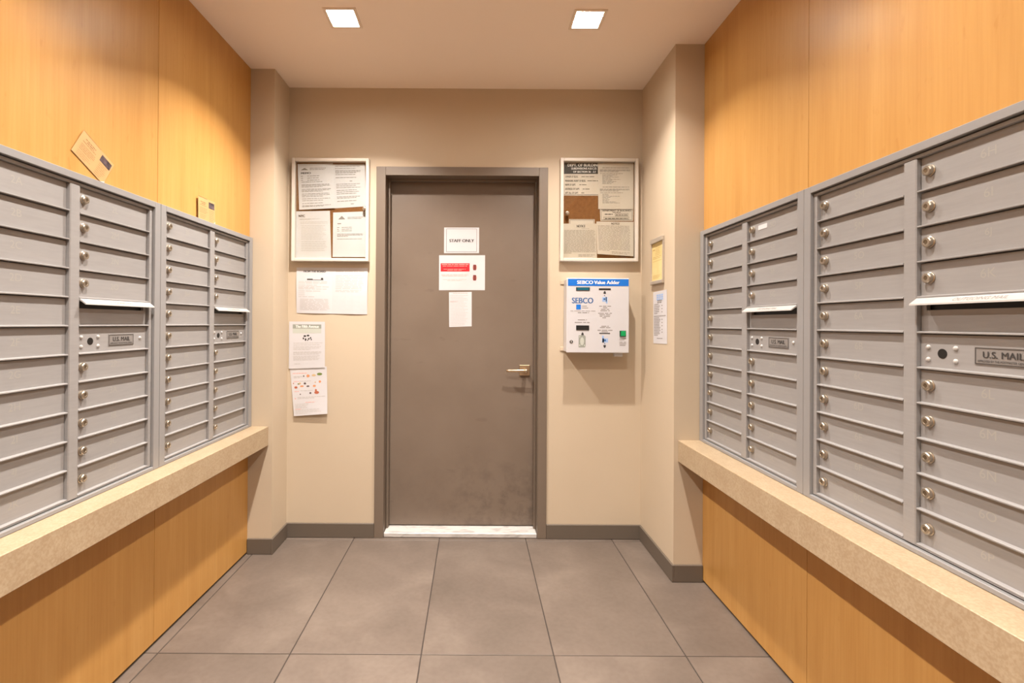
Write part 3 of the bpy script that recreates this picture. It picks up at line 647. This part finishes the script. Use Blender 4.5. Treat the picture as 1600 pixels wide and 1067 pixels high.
s.ink('symbol_ring', PINK_INK, lambda mb: [s.disc(mb, 0.777, v, 0.052, 0.072, out=0.0004) for v in (0.35, 0.645)])
s = Surf(DS(-0.1527, 1.5220), DS(-0.0116, 1.5251), DS(-0.1500, 1.3056), DS(-0.0103, 1.3110), off=0.0015)
s.sheet('notice_sheet', PAPER, DOOR, 'narrow white printed slip lowest of the papers on the door', 'notice')
s.ink('printed_text', PALE_INK, lambda mb: (s.lines(mb, 0.18, 0.82, 0.035, 0.035, 1, 0.020, 1, 0, r), s.lines(mb, 0.05, 0.85, 0.10, 0.55, 11, 0.010, 0.8, 0.25, r), s.lines(mb, 0.05, 0.85, 0.60, 0.95, 9, 0.010, 0.8, 0.3, r)))
s.ink('heading', PINK_INK, lambda mb: s.lines(mb, 0.05, 0.38, 0.275, 0.275, 1, 0.014, 1, 0, r))

# --- framed certificate and price sheet on the side of the right pier
cx0, cx1, cz0, cz1 = DB - 2.857, DB - 2.676, 1.5585, 1.819
t = thing('framed_certificate', 'yellow certificate in a silver frame on the side of the right pier', 'certificate', PIER_R.w(cx0, 0, cz0), PIER_R.rz)
w, h = cx1 - cx0, cz1 - cz0
mb = MB()
mb.box(0, w, -0.016, -0.0005, 0, 0.020, bev=0.002); mb.box(0, w, -0.016, -0.0005, h - 0.026, h, bev=0.002); mb.box(0, 0.010, -0.010, -0.0005, 0.02, h - 0.026, bev=0.001); mb.box(w - 0.010, w, -0.010, -0.0005, 0.02, h - 0.026, bev=0.001)
mb.build('certificate_frame', SILVER, t)
MB().box(0.010, w - 0.010, -0.005, -0.001, 0.02, h - 0.026).build('certificate_paper', YELLOW, t)
sf = Surf((0.010, h - 0.026), (w - 0.010, h - 0.026), (0.010, 0.02), (w - 0.010, 0.02), off=0.005)
mb = MB(); sf.rect(mb, 0.08, 0.25, 0.155, 0.185); sf.lines(mb, 0.30, 0.85, 0.10, 0.32, 6, 0.010, 0.8, 0.4, r); sf.lines(mb, 0.08, 0.92, 0.37, 0.41, 2, 0.012, 0.8, 0.1, r); sf.lines(mb, 0.08, 0.9, 0.48, 0.49, 1, 0.010, 1, 0.1, r); sf.lines(mb, 0.08, 0.85, 0.86, 0.93, 3, 0.009, 0.7, 0.2, r)
mb.build('printed_text', OCHRE_INK, t, (sf.ctr[0], 0, sf.ctr[1]))
s = Surf((DB - 2.839, 1.5160), (DB - 2.640, 1.5190), (DB - 2.832, 1.2210), (DB - 2.632, 1.2250), off=0.0015)
s.sheet('price_sheet', PAPER, PIER_R, 'white laminated price list below the framed certificate on the right pier', 'notice')
s.ink('blue_emblem', SKYBLUE, lambda mb: [s.rect(mb, 0.26 + 0.17 * i, 0.41 + 0.17 * i, 0.06 + 0.04 * j, 0.09 + 0.04 * j) for i in range(3) for j in range(3)])
def f(mb):
    s.lines(mb, 0.32, 0.66, 0.18, 0.215, 2, 0.022, 0.9, 0, r); s.lines(mb, 0.08, 0.50, 0.25, 0.42, 6, 0.014, 0.6, 0.2, r); s.lines(mb, 0.06, 0.92, 0.475, 0.475, 1, 0.016, 1, 0, r)
    s.lines(mb, 0.06, 0.55, 0.51, 0.84, 12, 0.014, 0.6, 0.2, r); s.lines(mb, 0.28, 0.68, 0.90, 0.90, 1, 0.014, 1, 0, r)
    for v in (0.27, 0.33, 0.39, 0.53, 0.59, 0.65, 0.72, 0.77): s.rect(mb, 0.63, 0.69, v, v + 0.022)
s.ink('printed_text', GREY_INK, f)

# --- tan postcards leaning on top of the left mailboxes
def card(tl, tr, bl, br, label, bulge, off, d0=DL):
    g = lambda p: (p[0] - d0, p[1])
    s = Surf(g(tl), g(tr), g(bl), g(br), off=off, bulge=bulge)
    s.sheet('postcard', KRAFT, LEFT, label, 'card', 'postcards above the left mailboxes')
    def f(mb):
        s.rect(mb, 0.0, 0.55, 0.0, 0.012); s.rect(mb, 0.0, 0.9, 0.985, 1.0)
        s.lines(mb, 0.14, 0.46, 0.20, 0.20, 1, 0.03, 1, 0, r); s.lines(mb, 0.20, 0.42, 0.27, 0.27, 1, 0.03, 1, 0, r); s.lines(mb, 0.10, 0.50, 0.34, 0.34, 1, 0.02, 1, 0, r)
        s.lines(mb, 0.10, 0.55, 0.46, 0.66, 4, 0.014, 0.8, 0.1, r); s.lines(mb, 0.10, 0.5, 0.76, 0.90, 3, 0.010, 0.7, 0.3, r); s.lines(mb, 0.66, 0.95, 0.46, 0.92, 7, 0.012, 0.7, 0.3, r)
    s.ink('printed_text', BROWN_INK, f)
    s.ink('printed_photo', DARK_PHOTO, lambda mb: s.rect(mb, 0.63, 0.96, 0.10, 0.37))
    s.ink('white_patch', PAPER, lambda mb: s.poly(mb, [(0.90, 1.0), (1.0, 1.0), (1.0, 0.86)]))
    return s
card((1.6345, 1.9688), (1.7690, 1.8945), (1.5871, 1.8856), (1.7216, 1.8113), 'tan postcard standing on its corner above the near left mailbox unit', lambda u, v: 0.003 * (1 - v), 0.002)
card((2.2859, 1.9207), (2.4440, 1.9265), (2.2885, 1.8130), (2.4466, 1.8130), 'tan postcard standing upright on top of the far left mailbox unit', lambda u, v: 0.008 * (1 - u) ** 2, 0.0015)

# ------------------------------------------------------------------ card value machine
BX0, BX1, BZ0, BZ1, BD = 0.5557, 0.9295, 1.158, 1.6045, 0.118
t = thing('card_value_machine', 'white wall-mounted card machine with a blue header strip', 'machine', (BX0, DB, BZ0), 0)
w, h = BX1 - BX0, BZ1 - BZ0
MB().box(0.004, w - 0.004, -BD + 0.008, -0.0005, 0.004, h - 0.004, bev=0.002).build('housing', WHITE_BOX, t)
MB().box(0, w, -BD, -BD + 0.0075, 0, h, bev=0.003).build('front_door', WHITE_BOX, t)
for z in (0.004, h - 0.030): MB().box(-0.018, 0.006, -0.006, -0.001, z, z + 0.026, bev=0.002).build('mounting_tab', WALL, t)
MB().extrude_x([(-0.060, 0.004), (-0.085, 0.004), (-0.085, -0.016), (-0.078, -0.024), (-0.060, -0.024)], w - 0.078, w - 0.028).build('cable_bracket', WHITE_BOX, t)
sf = Surf((0, h), (w, h), (0, 0), (w, 0), off=BD)
def part(name, m, fn):
    mb = MB(); fn(mb); o = mb.build(name, m, t, (sf.ctr[0], 0, sf.ctr[1]))
    if name == 'printed_text': o['kind'] = 'stuff'
    return o
def slab(name, m, u0, u1, v0, v1, out, bev=0.0008):
    return MB().box(u0 * w, u1 * w, -BD - out, -BD + 0.001, h - v1 * h, h - v0 * h, bev=bev).build(name, m, t)
slab('header_strip', BLUE, 0.021, 0.989, 0.0126, 0.105, 0.001, 0)
part('header_lettering', WHITE_INK, lambda mb: (sf.text(mb, 'SEBCO', 0.168, 0.418, 0.034, 0.080, 0.08, out=0.0014), sf.text(mb, 'Value Adder', 0.440, 0.842, 0.034, 0.080, 0.08, out=0.0014)))
slab('display_bezel', BLACK, 0.150, 0.368, 0.124, 0.168, 0.003)
part('display_screen', TEAL, lambda mb: sf.rect(mb, 0.165, 0.353, 0.130, 0.162, out=0.0034))
slab('card_slot', BLACK, 0.515, 0.704, 0.136, 0.158, 0.002)
slab('bill_slot', BLACK, 0.154, 0.361, 0.633, 0.696, 0.003)
slab('receipt_slot', BLACK, 0.523, 0.697, 0.732, 0.743, 0.001, 0)
part('printed_arrow', INK, lambda mb: [sf.poly(mb, [(u - 0.019, v), (u - 0.019, v + 0.018 * d), (u + 0.019, v + 0.018 * d), (u + 0.019, v), (u + 0.007, v - 0.02 * d), (u - 0.007, v - 0.02 * d)]) for u, v, d in ((0.608, 0.192, 1), (0.257, 0.747, 1), (0.611, 0.912, -1))])
part('company_lettering', NAVY, lambda mb: sf.text(mb, 'SEBCO', 0.087, 0.423, 0.264, 0.338, 0.05))
part('blue_square', BLUE, lambda mb: sf.rect(mb, 0.154, 0.227, 0.354, 0.422))
def f(mb):
    for v in (0.375, 0.400): sf.lines(mb, 0.245, 0.345, v, v, 1, 0.008, 1, 0, r)
    sf.lines(mb, 0.062, 0.46, 0.441, 0.441, 1, 0.006, 1, 0, r); sf.lines(mb, 0.18, 0.357, 0.464, 0.464, 1, 0.010, 1, 0, r)
    for a, b, v in ((0.522, 0.71, 0.375), (0.58, 0.65, 0.396), (0.55, 0.68, 0.417), (0.54, 0.69, 0.437), (0.505, 0.725, 0.470), (0.525, 0.70, 0.490), (0.53, 0.695, 0.510), (0.57, 0.65, 0.531),
                    (0.18, 0.325, 0.560), (0.13, 0.37, 0.594), (0.555, 0.675, 0.643), (0.535, 0.70, 0.661), (0.495, 0.735, 0.697), (0.56, 0.66, 0.718),
                    (0.85, 0.95, 0.800), (0.845, 0.95, 0.822), (0.845, 0.955, 0.855), (0.845, 0.955, 0.876), (0.85, 0.945, 0.897)):
        sf.lines(mb, a, b, v, v, 1, 0.009, 1, 0, r)
part('printed_text', GREY_INK, f)
part('card_picture', SKYBLUE, lambda mb: (sf.rect(mb, 0.568, 0.640, 0.253, 0.315), sf.rect(mb, 0.625, 0.655, 0.253, 0.337), sf.rect(mb, 0.575, 0.665, 0.805, 0.860), sf.rect(mb, 0.567, 0.600, 0.768, 0.860)))
part('card_picture_detail', NAVY, lambda mb: (sf.disc(mb, 0.603, 0.279, 0.016, 0.013, out=0.0009), sf.disc(mb, 0.616, 0.831, 0.016, 0.013, out=0.0009), sf.disc(mb, 0.605, 0.232, 0.008, 0.007), sf.disc(mb, 0.612, 0.876, 0.008, 0.007)))
part('banknote_picture', GREY_PRINT, lambda mb: sf.poly(mb, [(0.195, 0.765), (0.29, 0.765), (0.307, 0.782), (0.307, 0.905), (0.295, 0.927), (0.195, 0.927)]))
part('banknote_detail', PALE_GREY, lambda mb: (sf.disc(mb, 0.25, 0.845, 0.032, 0.055, out=0.0009), sf.disc(mb, 0.213, 0.90, 0.010, 0.012, out=0.0009), sf.disc(mb, 0.29, 0.90, 0.008, 0.012, out=0.0009), sf.disc(mb, 0.213, 0.785, 0.010, 0.010, out=0.0009)))
MB().lathe_y(0.0775 * w, h - 0.851 * h, [(0.0095, -BD + 0.001), (0.0095, -BD - 0.002), (0.008, -BD - 0.003)], 16).build('key_lock', mat('dark_key_lock', rgb(74, 70, 66), 0.35, 0.7), t)
part('keyhole', WHITE_INK, lambda mb: sf.rect(mb, 0.0735, 0.0815, 0.838, 0.864, out=0.0034))
slab('button_bezel', DARK_GREEN, 0.849, 0.948, 0.701, 0.781, 0.004)
slab('push_button', GREEN, 0.868, 0.944, 0.708, 0.774, 0.008, 0.002)
